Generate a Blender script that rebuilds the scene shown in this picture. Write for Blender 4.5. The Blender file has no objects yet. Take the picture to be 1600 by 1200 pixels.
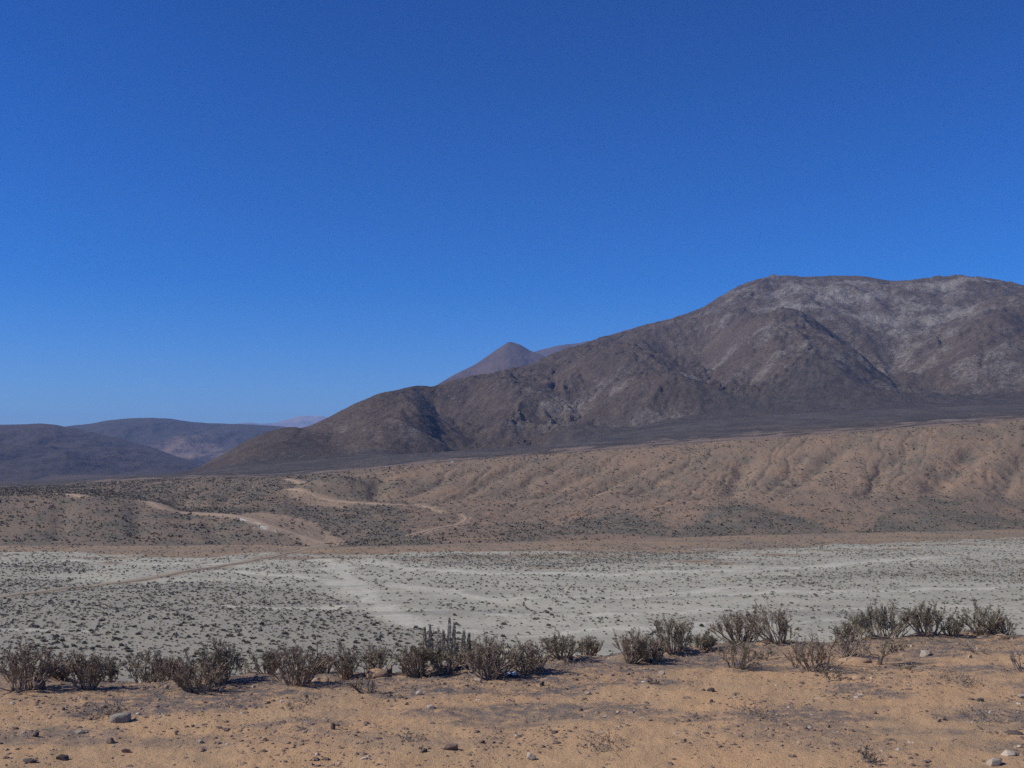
import bpy, math
import numpy as np
R = math.radians
rng = np.random.default_rng(7)
scene = bpy.context.scene
C = scene.collection

# ------------------------------------------------------------------ camera
FPX = 1689.0            # focal length in pixels of a 1600 x 1200 picture
PITCH = R(4.9)
CZ = 3.0                # eye height over the plateau (seen from a bus)
cam_d = bpy.data.cameras.new('camera'); cam = bpy.data.objects.new('camera', cam_d); C.objects.link(cam)
cam.location = (0, 0, CZ); cam.rotation_euler = (R(90) + PITCH, 0, 0)
cam_d.sensor_width = 36.0; cam_d.lens = 36.0 * FPX / 1600.0
cam_d.clip_start = 0.1; cam_d.clip_end = 120000
scene.camera = cam

# ------------------------------------------------------------------ light
SUN_AZ, SUN_EL = R(-103), R(40)      # azimuth from the view direction (+Y), clockwise positive
world = bpy.data.worlds.new('World'); scene.world = world; world.use_nodes = True
wn = world.node_tree.nodes; wl = world.node_tree.links
bg = wn['Background']
sky = wn.new('ShaderNodeTexSky'); sky.sky_type = 'NISHITA'; sky.sun_disc = False
sky.sun_elevation = SUN_EL; sky.sun_rotation = SUN_AZ
sky.altitude = 1200; sky.air_density = 1.0; sky.dust_density = 0.15; sky.ozone_density = 6.0
hs = wn.new('ShaderNodeHueSaturation'); hs.inputs['Saturation'].default_value = 1.2; hs.inputs['Hue'].default_value = 0.508
gm = wn.new('ShaderNodeGamma'); gm.inputs[1].default_value = 1.5
wl.new(sky.outputs[0], gm.inputs[0]); wl.new(gm.outputs[0], hs.inputs['Color']); wl.new(hs.outputs[0], bg.inputs['Color'])
bg.inputs['Strength'].default_value = 0.05
sd = bpy.data.lights.new('sun', 'SUN'); sd.energy = 4.95; sd.angle = R(0.55); sd.color = (1.0, 0.94, 0.84)
sun = bpy.data.objects.new('sun', sd); C.objects.link(sun)
sun.rotation_euler = (R(90) - SUN_EL, 0, math.pi - SUN_AZ)
vs = scene.view_settings; vs.view_transform = 'Standard'; vs.look = 'None'; vs.exposure = 0.11; vs.gamma = 1.0
scene.cycles.use_denoising = False
scene.cycles.max_bounces = 4; scene.cycles.volume_bounces = 0; scene.cycles.transparent_max_bounces = 4

# ------------------------------------------------------------------ numeric helpers
def ray(px, py):
    """pixel of the 1600x1200 photo -> azimuth, rise per metre of horizontal distance"""
    a, c = (np.asarray(px, float) - 800) / FPX, (600 - np.asarray(py, float)) / FPX
    y = math.cos(PITCH) - c * math.sin(PITCH); z = math.sin(PITCH) + c * math.cos(PITCH)
    return np.arctan2(a, y), z / np.hypot(a, y)

def pchip(x, y, q):
    x = np.asarray(x, float); y = np.asarray(y, float); h = np.diff(x); d = np.diff(y) / h
    m = np.zeros_like(y)
    s = d[:-1] * d[1:] > 0
    w1 = 2 * h[1:] + h[:-1]; w2 = h[1:] + 2 * h[:-1]
    with np.errstate(divide='ignore', invalid='ignore'):
        m[1:-1] = np.where(s, (w1 + w2) / (w1 / d[:-1] + w2 / d[1:]), 0)
    m[0], m[-1] = d[0], d[-1]
    q = np.clip(q, x[0], x[-1]); i = np.clip(np.searchsorted(x, q) - 1, 0, len(x) - 2)
    t = (q - x[i]) / h[i]
    return ((1 + 2*t) * (1-t)**2 * y[i] + t * (1-t)**2 * h[i] * m[i] + t*t * (3-2*t) * y[i+1] + t*t * (t-1) * h[i] * m[i+1])

def sstep(a, b, x):
    t = np.clip((x - a) / (b - a), 0, 1); return t * t * (3 - 2 * t)

_p = np.random.default_rng(3).permutation(256); PERM = np.concatenate([_p, _p, _p])
_ga = np.random.default_rng(4).random(256) * 2 * np.pi; GX, GY = np.cos(_ga), np.sin(_ga)
def perlin(x, y):
    xi = np.floor(x).astype(np.int64); yi = np.floor(y).astype(np.int64)
    xf, yf = x - xi, y - yi; xi &= 255; yi &= 255
    u = xf*xf*xf*(xf*(xf*6-15)+10); v = yf*yf*yf*(yf*(yf*6-15)+10)
    def g(ix, iy, dx, dy):
        h = PERM[PERM[ix] + iy]; return GX[h]*dx + GY[h]*dy
    a = g(xi, yi, xf, yf); b = g(xi+1, yi, xf-1, yf); c = g(xi, yi+1, xf, yf-1); d = g(xi+1, yi+1, xf-1, yf-1)
    return (a + u*(b-a) + v*((c + u*(d-c)) - (a + u*(b-a)))) * 1.5
def fbm(x, y, scale, octaves=4, gain=0.5, off=0.0):
    s = 0; a = 1.0; f = 1.0 / scale
    for k in range(octaves):
        s = s + a * perlin(x*f + off + 17.3*k, y*f - off + 9.1*k); a *= gain; f *= 2.03
    return s
def ridged(x, y, scale, octaves=4, gain=0.5, off=0.0):
    s = 0; a = 1.0; f = 1.0 / scale
    for k in range(octaves):
        s = s + a * (1 - 2*np.abs(perlin(x*f + off + 11.7*k, y*f + off + 5.3*k))); a *= gain; f *= 2.07
    return s

def seg_dist(X, Y, pts):
    """distance to a polyline and the 0..1 position along it"""
    best = np.full(X.shape, 1e9); pos = np.zeros(X.shape); L = [0.0]
    for (a, b) in zip(pts[:-1], pts[1:]): L.append(L[-1] + math.hypot(b[0]-a[0], b[1]-a[1]))
    for k, (a, b) in enumerate(zip(pts[:-1], pts[1:])):
        dx, dy = b[0]-a[0], b[1]-a[1]; n2 = dx*dx + dy*dy + 1e-9
        t = np.clip(((X-a[0])*dx + (Y-a[1])*dy) / n2, 0, 1)
        d = np.hypot(X - a[0] - t*dx, Y - a[1] - t*dy); m = d < best
        best = np.where(m, d, best); pos = np.where(m, (L[k] + t*(L[k+1]-L[k])) / L[-1], pos)
    return best, pos

# ------------------------------------------------------------------ the lie of the land: control lines from near to far
az_f = np.arange(-28.5, 28.5001, 0.076)
side = 28.5 + 46.5 * (np.linspace(0, 1, 60)[1:]) ** 1.6
AZ = np.radians(np.concatenate([-side[::-1], az_f, side])); NA = len(AZ)
ZF = 1 - sstep(R(45), R(75), np.abs(AZ))           # beyond the view the land evens out into the plateau

def line(pts):
    """(px, py, r) points -> r(az), z(az)"""
    p = np.array(pts, float); a, t = ray(p[:, 0], p[:, 1]); o = np.argsort(a)
    return pchip(a[o], p[o, 2], AZ), CZ + pchip(a[o], (t * p[:, 2])[o], AZ)
def line_z(pts, z):
    """line where a level z shows at the pixels"""
    p = np.array(pts, float); a, t = ray(p[:, 0], p[:, 1]); o = np.argsort(a)
    r = pchip(a[o], ((z - CZ) / t)[o], AZ); return r, np.full(NA, float(z))

one = np.ones(NA)
edge_r, _ = line_z([(-300,1062),(0,1057),(200,1055),(350,1053),(450,1051),(500,1049),(620,1046),(800,1041),(900,1027),(1050,1016),(1130,1004),(1300,998),(1450,992),(1600,987),(1900,978)], 0)
wf_r, wf_z = line_z([(-300,858),(0,862),(150,865),(330,868),(480,866),(560,866),(700,866),(850,866),(1000,863),(1100,860),(1250,855),(1400,848),(1600,840),(1900,832)], -21.8)
bs_r, bs_z = line_z([(-300,850),(0,852),(200,853),(400,852),(530,855),(600,853),(800,847),(1000,842),(1200,836),(1400,832),(1600,828),(1900,820)], -20.6)
B = line([(-300,776,520),(0,776,520),(120,774,515),(240,784,505),(300,802,482),(370,807,458),(430,822,430),(480,840,408),(530,850,397),(600,846,405),(800,834,438),(1000,826,455),(1300,818,508),(1600,806,580),(1900,797,690)])
Cc = line([(-300,772,610),(0,772,600),(120,770,590),(240,781,560),(300,797,530),(370,801,505),(430,812,480),(530,838,440),(600,832,445),(800,818,490),(1000,802,510),(1300,780,555),(1600,768,615),(1900,752,720)])
D = line([(-300,769,690),(0,769,690),(120,767,680),(240,771,620),(300,777,590),(370,778,580),(430,780,575),(530,790,565),(600,790,560),(800,776,580),(1000,763,590),(1300,738,620),(1600,715,665),(1900,690,770)])
E = line([(-300,765,950),(0,763,900),(120,757,850),(250,749,770),(330,748,730),(450,746,695),(560,735,680),(700,722,672),(900,707,680),(1200,685,690),(1600,656,725),(1900,638,840)])
Pm = line([(-300,760,1400),(0,758,1300),(250,744,1150),(450,736,1080),(700,716,1050),(900,698,1100),(1200,672,1150),(1600,646,1150),(1900,634,1150)])
F = line([(-300,755,2600),(0,753,2500),(200,745,1900),(300,738,1500),(400,727,1450),(500,718,1450),(700,701,1500),(900,685,1600),(1200,650,1750),(1600,632,1850),(1900,625,1850)])
SKY = [(-300,754,3300),(0,752,3200),(200,745,2400),(262,742,1950),(300,734,1780),(340,715,1800),(400,685,1850),(430,676,1880),(480,669,1920),(515,655,1980),(560,629,2080),(600,611,2180),(650,603,2260),(670,606,2320),(685,606,2400),(720,598,2480),(760,589,2560),(800,579,2640),(850,563,2760),(900,544,2880),(950,526,2980),(1000,512,3060),(1050,499,3150),(1100,481,3250),(1130,462,3320),(1160,448,3380),(1200,441,3440),(1250,436,3480),(1300,432,3520),(1350,433,3520),(1400,440,3520),(1450,440,3520),(1500,440,3500),(1540,446,3480),(1600,456,3450),(1750,490,3400),(1900,530,3300)]
K = line(SKY)
def between(a, b, fr, fz): return a[0] + (b[0]-a[0])*fr, a[1] + (b[1]-a[1])*fz
lines = [
    (one*1.0, one*0.0), (one*8.0, one*0.0), (edge_r - 1.0, one*0.0), (edge_r, one*-0.06), (edge_r + 9, one*-3.6), (edge_r + 46, one*-21.4), (one*145., one*-22.2),
    (wf_r, wf_z), (bs_r, bs_z), B, Cc, D, between(D, E, 0.93, 0.985), E, Pm, F, between(F, K, .34, .27), between(F, K, .68, .64), between(F, K, .93, .955), K,
    (K[0] + 350, np.maximum(K[1]*.82, 8.)), (K[0] + 1600, np.maximum(K[1]*.25, 8.)), (one*6500., one*20.), (one*30000., one*10.)]
rows = [6, 110, 10, 14, 10, 12, 105, 26, 30, 44, 66, 54, 14, 36, 36, 80, 80, 56, 14, 8, 8, 4, 6]
LR = np.array([l[0] for l in lines]); LZ = np.array([l[1] for l in lines]) * ZF
NL = len(lines)
h = np.diff(LR, axis=0); dl = np.diff(LZ, axis=0) / h
M = np.zeros_like(LZ); w1 = 2*h[1:] + h[:-1]; w2 = h[1:] + 2*h[:-1]
with np.errstate(divide='ignore', invalid='ignore'):
    M[1:-1] = np.where(dl[:-1]*dl[1:] > 0, (w1+w2) / (w1/dl[:-1] + w2/dl[1:]), 0)
Rg, Zg, T = [], [], []
for k in range(NL - 1):
    n = rows[k]
    for j in range(n + (1 if k == NL-2 else 0)):
        t = j / n
        r = LR[k] * (LR[k+1]/LR[k])**t; u = (r - LR[k]) / h[k]
        z = (1+2*u)*(1-u)**2*LZ[k] + u*(1-u)**2*h[k]*M[k] + u*u*(3-2*u)*LZ[k+1] + u*u*(u-1)*h[k]*M[k+1]
        Rg.append(r); Zg.append(z); T.append(k + t)
Rg = np.array(Rg); Zg = np.array(Zg); T = np.array(T); NR = len(T)
row_of = np.concatenate([[0], np.cumsum(rows)])
AZg = np.broadcast_to(AZ, Rg.shape)
X = Rg * np.sin(AZg); Y = Rg * np.cos(AZg); TT = np.broadcast_to(T[:, None], Rg.shape)
L_EDGE, L_FOOT, L_NEAR, L_WF, L_BS, L_B, L_C, L_D, L_E, L_P, L_F, L_K = 3, 5, 6, 7, 8, 9, 10, 11, 13, 14, 15, 19
sec = lambda a, b: slice(row_of[a], row_of[b] + 1)

def hit(px, py, Z, rmin=6.0):
    """where the line of sight of the photo first meets the land: azimuth, distance, x, y, z"""
    a, t = ray(px, py); a = float(a); t = float(t)
    c = np.interp(a, AZ, np.arange(NA)); i = min(int(c), NA-2); f = c - i
    rr = Rg[:, i]*(1-f) + Rg[:, i+1]*f; zz = Z[:, i]*(1-f) + Z[:, i+1]*f
    dz = zz - CZ - rr*t; ok = np.where((dz >= 0) & (rr > rmin))[0]
    j = ok[0] if len(ok) else NR - 2
    j = max(j, 1); d0, d1 = dz[j-1], dz[j]; g = 0 if d1 == d0 else np.clip(-d0/(d1-d0), 0, 1)
    r = rr[j-1] + g*(rr[j]-rr[j-1])
    return a, r, r*math.sin(a), r*math.cos(a), CZ + r*t
def land_z(x, y, Z):
    a = math.atan2(x, y); r = math.hypot(x, y); c = np.interp(a, AZ, np.arange(NA)); i = min(int(c), NA-2); f = c - i
    rr = Rg[:, i]*(1-f) + Rg[:, i+1]*f; zz = Z[:, i]*(1-f) + Z[:, i+1]*f
    return float(np.interp(r, rr, zz))

Z0 = Zg.copy()
def poly(pts): return [hit(x, y, Z0)[2:4] for x, y in pts]
GUL = np.zeros(Rg.shape)
def ridge(pts, width, amp, s, ends=0.25):
    d, p = seg_dist(X[s], Y[s], poly(pts))
    d = d + .35*width*fbm(X[s], Y[s], width*1.6, 2, .5, width)
    if amp < 0: GUL[s] = np.maximum(GUL[s], np.exp(-(d/(width*.6))**2) * (1 - sstep(.8, 1.05, p)))
    Zg[s] += ZF * amp * np.exp(-(d/width)**2) * sstep(-0.02, ends, p) * (1 - sstep(1-ends, 1.02, p))
mt = sec(L_F - 1, L_K + 1)
for pts, w, a in [([(652,628),(645,648),(620,690)], 120, 34), ([(690,614),(735,650),(765,700)], 105, -62), ([(965,556),(990,595),(1035,655)], 160, 58),
                  ([(860,572),(880,620),(900,680)], 115, -36), ([(1095,498),(1100,560),(1140,640)], 120, -62), ([(1238,502),(1256,530),(1275,600),(1290,640)], 180, 76),
                  ([(1345,505),(1388,565),(1410,630)], 125, -78), ([(1570,485),(1540,545),(1530,610)], 170, 66), ([(1455,485),(1480,560),(1460,610)], 110, -40),
                  ([(480,676),(455,700),(430,722)], 80, 18), ([(530,660),(520,690),(500,712)], 60, -16), ([(1140,500),(1170,530),(1180,580)], 90, 26), ([(800,588),(800,630),(810,690)], 120, 30)]:
    ridge(pts, w, a, mt)
hl = sec(L_BS, L_E + 1)
for pts, w, a in [([(1040,718),(960,752),(890,783)], 9, -4.6), ([(1110,712),(1040,745),(970,780)], 8, -3.4), ([(1172,705),(1152,745),(1136,783)], 11, -6.5),
                  ([(1345,684),(1280,728),(1205,776)], 12, -6.5), ([(1545,684),(1470,745),(1448,780)], 14, -8), ([(970,718),(890,752),(820,784)], 8, -3.8),
                  ([(840,718),(760,752),(690,786)], 8, -4), ([(770,725),(690,752),(630,778)], 7, -3.2), ([(600,742),(590,765),(585,785)], 12, -6.0),
                  ([(1270,695),(1235,735),(1180,778)], 7, -3.2), ([(1440,685),(1380,730),(1345,795)], 9, -4.5), ([(330,757),(290,770),(265,790)], 9, -3.5), ([(400,752),(360,775),(330,798)], 8, -3.0),
                  ([(905,715),(840,745),(770,778)], 7, -2.8), ([(1620,690),(1580,740),(1560,790)], 10, -5), ([(100,782),(95,815),(90,850)], 8, -2.4), ([(210,785),(215,815),(225,850)], 8, -2.4), ([(330,808),(335,830),(345,850)], 7, -1.8)]:
    ridge(pts, w*.5, a*.42, hl)
# many small rills running down the bank toward the lower left
u_, v_ = .89*X[hl] - .45*Y[hl], .45*X[hl] + .89*Y[hl]; wob = 3.5*fbm(X[hl], Y[hl], 30, 3, .55, 1.3)
bank = sstep(L_B + .6, L_C + .5, TT[hl])*(1 - sstep(L_E - .25, L_E + .02, TT[hl]))*sstep(R(-8), R(-4), AZg[hl])
rl = sum(wt*np.exp(-np.abs(perlin((u_ + wob)/sc + ph, v_/(sc*9) + ph*2))/.05)*sstep(-.25, .2, perlin(u_/(sc*2.2) + ph, v_/(sc*3) - ph)) for sc, wt, ph in ((19., 1., 3.7), (11., .7, 8.2)))
Zg[hl] -= bank*rl*.9; GUL[hl] = np.maximum(GUL[hl], np.clip(bank*rl*.8, 0, .9))
for pts, w, a in [([(515,752),(520,768),(525,782)], 22, 6.0), ([(1145,790),(1150,830)], 26, 2.2), ([(1450,785),(1455,826)], 30, 2.6)]:
    ridge(pts, w, a, hl, 0.4)

# ---- relief of its own: gullies that follow the fall of the ground
def erosion(sl, scale, amp, octs, strength, damp):
    x, y, z = X[sl], Y[sl], Zg[sl]
    f = 1.0 / scale; a = amp
    for k in range(octs):
        zi, zj = np.gradient(z); xi, xj = np.gradient(x); yi, yj = np.gradient(y)
        det = xi*yj - xj*yi; det = np.where(np.abs(det) < 1e-6, 1e-6, det)
        gx = (zi*yj - zj*yi) / det; gy = (xi*zj - xj*zi) / det
        gl = np.hypot(gx, gy) + 1e-6; sc = np.minimum(gl*strength, 1.0) / gl
        dx, dy = -gy*sc, gx*sc
        px, py = x*f + 31.7*k, y*f - 12.9*k; ix, iy = np.floor(px), np.floor(py); fx, fy = px-ix, py-iy
        v = 0; wt = 0
        for i in (-1, 0, 1):
            for j in (-1, 0, 1):
                hx = ((ix+i).astype(np.int64)) & 255; hy = ((iy+j).astype(np.int64)) & 255; hh = PERM[PERM[hx] + hy]
                qx = fx - i - (hh/255.0)*0.8; qy = fy - j - (PERM[hh]/255.0)*0.8
                w = np.exp(-(qx*qx + qy*qy)*2.2); wt = wt + w; v = v + np.cos((qx*dx + qy*dy)*2*np.pi) * w
        z = z + (v/wt) * a * damp * ZF; f *= 2.05; a *= 0.5
    Zg[sl] = z
s = mt; hgt = np.clip((TT[s] - L_F) / (L_K - L_F), 0, 1)
dampm = sstep(0, .12, hgt) * (0.12 + 0.88*(1 - sstep(.80, 1.0, hgt))) * np.clip((K[1] - F[1]) / 250, 0, 1)
Zg[s] += ZF * dampm * (20*fbm(X[s], Y[s], 420, 2, .45, 3.3) + 2*ridged(X[s], Y[s], 150, 3, .5, 8.1))
erosion(s, 250, 9, 5, 3.2, dampm)
Zg[s] += ZF * dampm * 3.0*fbm(X[s], Y[s], 24, 4, .6, 1.2)
s = hl; damph = sstep(L_BS, L_B + .5, TT[s]) * (0.25 + .75*(1 - sstep(L_E - 1.0, L_E, TT[s]))) * (1 - sstep(L_E, L_E + .1, TT[s])*.6)
Zg[s] += ZF * damph * .55*fbm(X[s], Y[s], 60, 3, .5, 6.6)
erosion(s, 26, .22, 4, 4.5, damph)
Zg[s] += ZF * damph * 0.25*fbm(X[s], Y[s], 4.5, 3, .6, 9.2)
s = sec(L_E, L_F); Zg[s] += ZF * sstep(L_E, L_E + .3, TT[s]) * (1 - sstep(L_F - .3, L_F, TT[s])) * 1.6*fbm(X[s], Y[s], 70, 4, .55, 2.2)
s = sec(L_FOOT, L_BS); rel = sstep(L_FOOT, L_FOOT + .5, TT[s]) * (1 - .5*sstep(L_WF, L_BS, TT[s]))
Zg[s] += rel * (0.45*fbm(X[s], Y[s]*1.6, 40, 3, .5, 5.1) + 0.10*fbm(X[s], Y[s], 5, 3, .6, 7.7))
s = sec(0, L_FOOT); near = 1 - sstep(L_EDGE, L_FOOT, TT[s])
Zg[s] += near * (0.05*fbm(X[s], Y[s], 3.2, 3, .5, 4.4) + 0.022*fbm(X[s], Y[s], .5, 3, .6, 1.9)) * sstep(1, 4, Rg[s])
Zg[s] += 0.16 * sstep(L_EDGE - 1, L_EDGE, TT[s]) * (1 - sstep(L_EDGE, L_EDGE + 1, TT[s])) * fbm(X[s], Y[s], 1.6, 3, .5, 7.1)
Zg[s] += (1 - near) * near * 4 * 1.2*fbm(X[s], Y[s], 9, 3, .5, .7)

# ------------------------------------------------------------------ mesh and material helpers
def new_mesh(name, V, Fq, attrs=None, smooth=True, mat=None):
    me = bpy.data.meshes.new(name); V = np.asarray(V, np.float32); Fq = np.asarray(Fq, np.int32); n, k = Fq.shape
    me.vertices.add(len(V)); me.vertices.foreach_set('co', V.ravel())
    me.loops.add(n*k); me.loops.foreach_set('vertex_index', Fq.ravel())
    me.polygons.add(n); me.polygons.foreach_set('loop_start', np.arange(0, n*k, k, dtype=np.int32))
    me.polygons.foreach_set('use_smooth', np.full(n, smooth))
    for an, av in (attrs or {}).items():
        at = me.attributes.new(an, 'FLOAT', 'POINT'); at.data.foreach_set('value', np.asarray(av, np.float32).ravel())
    me.update(calc_edges=True)
    if mat: me.materials.append(mat)
    return me
def link(name, me, parent=None, loc=None):
    o = bpy.data.objects.new(name, me); C.objects.link(o)
    if parent: o.parent = parent
    if loc is not None: o.location = loc
    return o
def tag(o, label=None, cat=None, group=None, kind=None):
    if label: o['label'] = label
    if cat: o['category'] = cat
    if group: o['group'] = group
    if kind: o['kind'] = kind
    return o
def grid_faces(nr, nc):
    i = np.arange(nr-1)[:, None]*nc + np.arange(nc-1)[None, :]
    return np.stack([i, i+1, i+nc+1, i+nc], -1).reshape(-1, 4)
def sheet(name, a, b, label, mat, attrs=None):
    s = slice(a, b + 1); V = np.stack([X[s], Y[s], Zg[s]], -1).reshape(-1, 3)
    at = {k: v[s] for k, v in (attrs or {}).items()}
    o = link(name, new_mesh(name, V, grid_faces(b + 1 - a, NA), at, True, mat)); return tag(o, label, kind='structure')

class NT:
    """small node-tree writer"""
    def __init__(self, name, rough=0.95):
        self.m = bpy.data.materials.new(name); self.m.use_nodes = True; self.t = self.m.node_tree; self.n = self.t.nodes; self.l = self.t.links
        self.b = self.n['Principled BSDF']; self.b.inputs['Roughness'].default_value = rough; self.b.inputs['Specular IOR Level'].default_value = 0.15
        self.geo = self.n.new('ShaderNodeNewGeometry')
    def put(self, sock, v):
        if isinstance(v, bpy.types.NodeSocket): self.l.new(v, sock)
        elif isinstance(v, tuple) and len(v) == 3: sock.default_value = (*v, 1)
        else: sock.default_value = v
    def pos(self, scale=(1, 1, 1)):
        m = self.n.new('ShaderNodeVectorMath'); m.operation = 'MULTIPLY'; self.l.new(self.geo.outputs['Position'], m.inputs[0]); m.inputs[1].default_value = scale; return m.outputs[0]
    def noise(self, scale, detail=4, rough=.55, vec=None, dist=0):
        n = self.n.new('ShaderNodeTexNoise'); self.l.new(vec or self.geo.outputs['Position'], n.inputs['Vector'])
        n.inputs['Scale'].default_value = scale; n.inputs['Detail'].default_value = detail; n.inputs['Roughness'].default_value = rough; n.inputs['Distortion'].default_value = dist
        return n.outputs['Fac']
    def voro(self, scale, vec=None, out='Distance', rnd=1.0):
        n = self.n.new('ShaderNodeTexVoronoi'); self.l.new(vec or self.geo.outputs['Position'], n.inputs['Vector']); n.inputs['Scale'].default_value = scale; n.inputs['Randomness'].default_value = rnd
        return n.outputs[out]
    def ramp(self, v, a, b, lo=0., hi=1.):
        n = self.n.new('ShaderNodeMapRange'); n.interpolation_type = 'SMOOTHSTEP'; self.put(n.inputs[0], v)
        for i, q in enumerate((a, b, lo, hi)): n.inputs[i+1].default_value = q
        return n.outputs[0]
    def math(self, op, a, b=0.):
        n = self.n.new('ShaderNodeMath'); n.operation = op; self.put(n.inputs[0], a); self.put(n.inputs[1], b); return n.outputs[0]
    def mix(self, f, a, b, mode='MIX'):
        n = self.n.new('ShaderNodeMix'); n.data_type = 'RGBA'; n.blend_type = mode; self.put(n.inputs[0], f); self.put(n.inputs[6], a); self.put(n.inputs[7], b); return n.outputs[2]
    def attr(self, name):
        n = self.n.new('ShaderNodeAttribute'); n.attribute_name = name; return n.outputs['Fac']
    def objrand(self):
        return self.n.new('ShaderNodeObjectInfo').outputs['Random']
    def col(self, c): self.put(self.b.inputs['Base Color'], c); return self
    def bump(self, hgt, dist, strength=1.0):
        n = self.n.new('ShaderNodeBump'); self.put(n.inputs['Height'], hgt); n.inputs['Distance'].default_value = dist; n.inputs['Strength'].default_value = strength
        self.l.new(n.outputs[0], self.b.inputs['Normal']); return self

# ------------------------------------------------------------------ what covers the land (densities and rock kinds, in plan)
def blob(pts, warp=0.35, off=0.0):
    """patches in plan: (px, py, half width across, half depth away, weight)"""
    out = np.zeros(Rg.shape)
    for px, py, rt, rr_, w in pts:
        a, r, *_ = hit(px, py, Z0)
        q = ((AZg - a)*r/rt)**2 + ((Rg - r)/rr_)**2
        m = q < 9
        out[m] = np.maximum(out[m], w*np.exp(-q[m]))
    return out
def in_poly(pts):
    P = poly(pts); inside = np.zeros(X.shape, bool); j = len(P) - 1
    for i in range(len(P)):
        xi, yi = P[i]; xj, yj = P[j]
        with np.errstate(divide='ignore', invalid='ignore'):
            inside ^= ((yi > WY) != (yj > WY)) & (WX < (xj-xi)*(WY-yi)/(yj-yi + 1e-9) + xi)
        j = i
    return inside
WX = X + 3*fbm(X, Y, 14, 3, .6, 3.1)*(Rg > 100); WY = Y + 5*fbm(X, Y, 14, 3, .6, 8.8)*(Rg > 100)
def soften(a, n=2):
    a = a.astype(float)
    for _ in range(n):
        a[1:-1] = (a[:-2] + a[1:-1]*2 + a[2:])/4; a[:, 1:-1] = (a[:, :-2] + a[:, 1:-1]*2 + a[:, 2:])/4
    return a

# pale rock and scree on the mountain
pale = blob([(1300,470,330,300,.9),(1420,500,250,230,1.0),(1480,450,240,120,.8),(1370,545,150,120,1.0),(1250,455,150,120,.7),(1590,500,180,200,.6),(1560,590,150,90,.75),(1180,560,140,120,.6),
             (1280,600,140,110,.75),(1190,465,60,120,.6),(940,620,140,90,.75),(1010,655,70,40,1.0),(880,650,100,60,.6),(1060,600,90,80,.45),(600,700,70,60,.8),(560,715,60,40,.8),(660,680,60,50,.5),(545,668,22,40,.6),(830,600,50,60,.4),(680,680,28,30,.7)])
sn = fbm(X, Y, 95, 4, .6, 2.7)
pale = np.clip(pale*(.66 + .6*sn) + .10*sstep(.0, .7, sn), 0, 1)
apron = 1 - sstep(L_F + .1, L_F + .75, TT + .5*fbm(X, Y, 130, 4, .6, 6.3))
red = blob([(640,660,120,160,.6),(680,690,40,40,.8),(840,600,120,150,.35),(1100,520,150,200,.4),(950,560,200,150,.3)])
# hillside: dark scrubby fans under the gullies, bare earth by the roads
fan = in_poly([(1040,840),(1095,812),(1145,779),(1190,790),(1235,805),(1300,822),(1330,836)]) | in_poly([(1330,836),(1385,806),(1447,772),(1500,786),(1570,806),(1640,822),(1640,836)]) \
    | in_poly([(820,835),(900,812),(980,800),(1050,826),(1040,838)]) | in_poly([(525,858),(545,845),(530,812),(590,785),(640,800),(620,825),(700,850),(700,862)])
fan = soften(fan, 3)
fan = np.maximum(fan, .75*soften(in_poly([(440,790),(540,795),(560,830),(520,836),(470,815)]), 3))
fan = np.maximum(fan, .7*soften(in_poly([(770,850),(800,820),(850,812),(870,840),(830,855)]), 2))
fan = np.maximum(fan, blob([(150,845,40,8,.6),(320,838,40,10,.5),(60,840,30,8,.4),(440,765,25,25,.5),(330,790,25,18,.5)]))
fan = np.maximum(fan, .85*GUL*sstep(-.4, .3, fbm(X, Y, 12, 2, .5, 7.3)))
cover = sstep(-.15, .55, fbm(X, Y, 34, 4, .6, 2.4)) * .45 + .62*sstep(R(-4), R(-10), AZg)*(.7 + .5*sstep(-.4, .4, fbm(X, Y, 18, 3, .6, 8.6))) + .25*sstep(L_D + .6, L_E, TT)*sstep(-.2, .4, fbm(X, Y, 20, 3, .6, 5.4))
fan = np.clip(np.maximum(fan, cover) * (.8 + .5*fbm(X, Y, 16, 3, .6, 4.2)), 0, 1)
roads_px = [
    ([(237,784),(262,796),(300,803),(370,807.5),(420,820),(470,837),(515,851)], 8.5),
    ([(515,853),(470,860),(405,874),(320,889),(230,904),(120,917),(20,931),(-60,941)], 2.2),
    ([(30,774),(90,773.5),(130,777)], 4.0),
    ([(448,749),(462,752),(472,756)], 4.0),
    ([(452,769),(480,776),(550,785),(600,787.5),(655,790),(680,797),(692,801)], 2.8),
    ([(722,803),(729,809),(722,816),(690,826),(640,838)], 2.0)]
def hit_on(px, py, lo, hi):
    """as hit(), but on a named stretch of the land"""
    a, t = ray(px, py); a = float(a); t = float(t); i = int(round(np.interp(a, AZ, np.arange(NA)))); s = slice(row_of[lo], row_of[hi] + 1)
    rr, zz = Rg[s, i], Z0[s, i]; d = zz - CZ - rr*t; j = int(np.argmin(np.abs(d)))
    ok = np.where((d[:-1] < 0) & (d[1:] >= 0))[0]
    if len(ok): k = ok[0]; g = -d[k]/(d[k+1]-d[k]); r = rr[k] + g*(rr[k+1]-rr[k])
    else: r = rr[j]
    return r*math.sin(a), r*math.cos(a)
road_lines = []; bare = np.zeros(Rg.shape); bankd = np.full(Rg.shape, 1e9)
for pts, w in roads_px:
    P = np.array([hit_on(x, y, L_NEAR, L_E) for x, y in pts])
    q = np.linspace(0, len(P)-1, 12*(len(P)-1)+1); k = np.arange(len(P))
    P = np.stack([pchip(k, P[:, 0], q), pchip(k, P[:, 1], q)], -1); road_lines.append((P, w))
    s = sec(L_NEAR, L_E); d, _ = seg_dist(X[s], Y[s], [tuple(p) for p in P[::3]] + [tuple(P[-1])]); bankd[s] = np.minimum(bankd[s], d - w*.5)
bare = 1 - sstep(0.3, 3.0, bankd + 1.0*fbm(X, Y, 6, 2, .5, 5.5))
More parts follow.
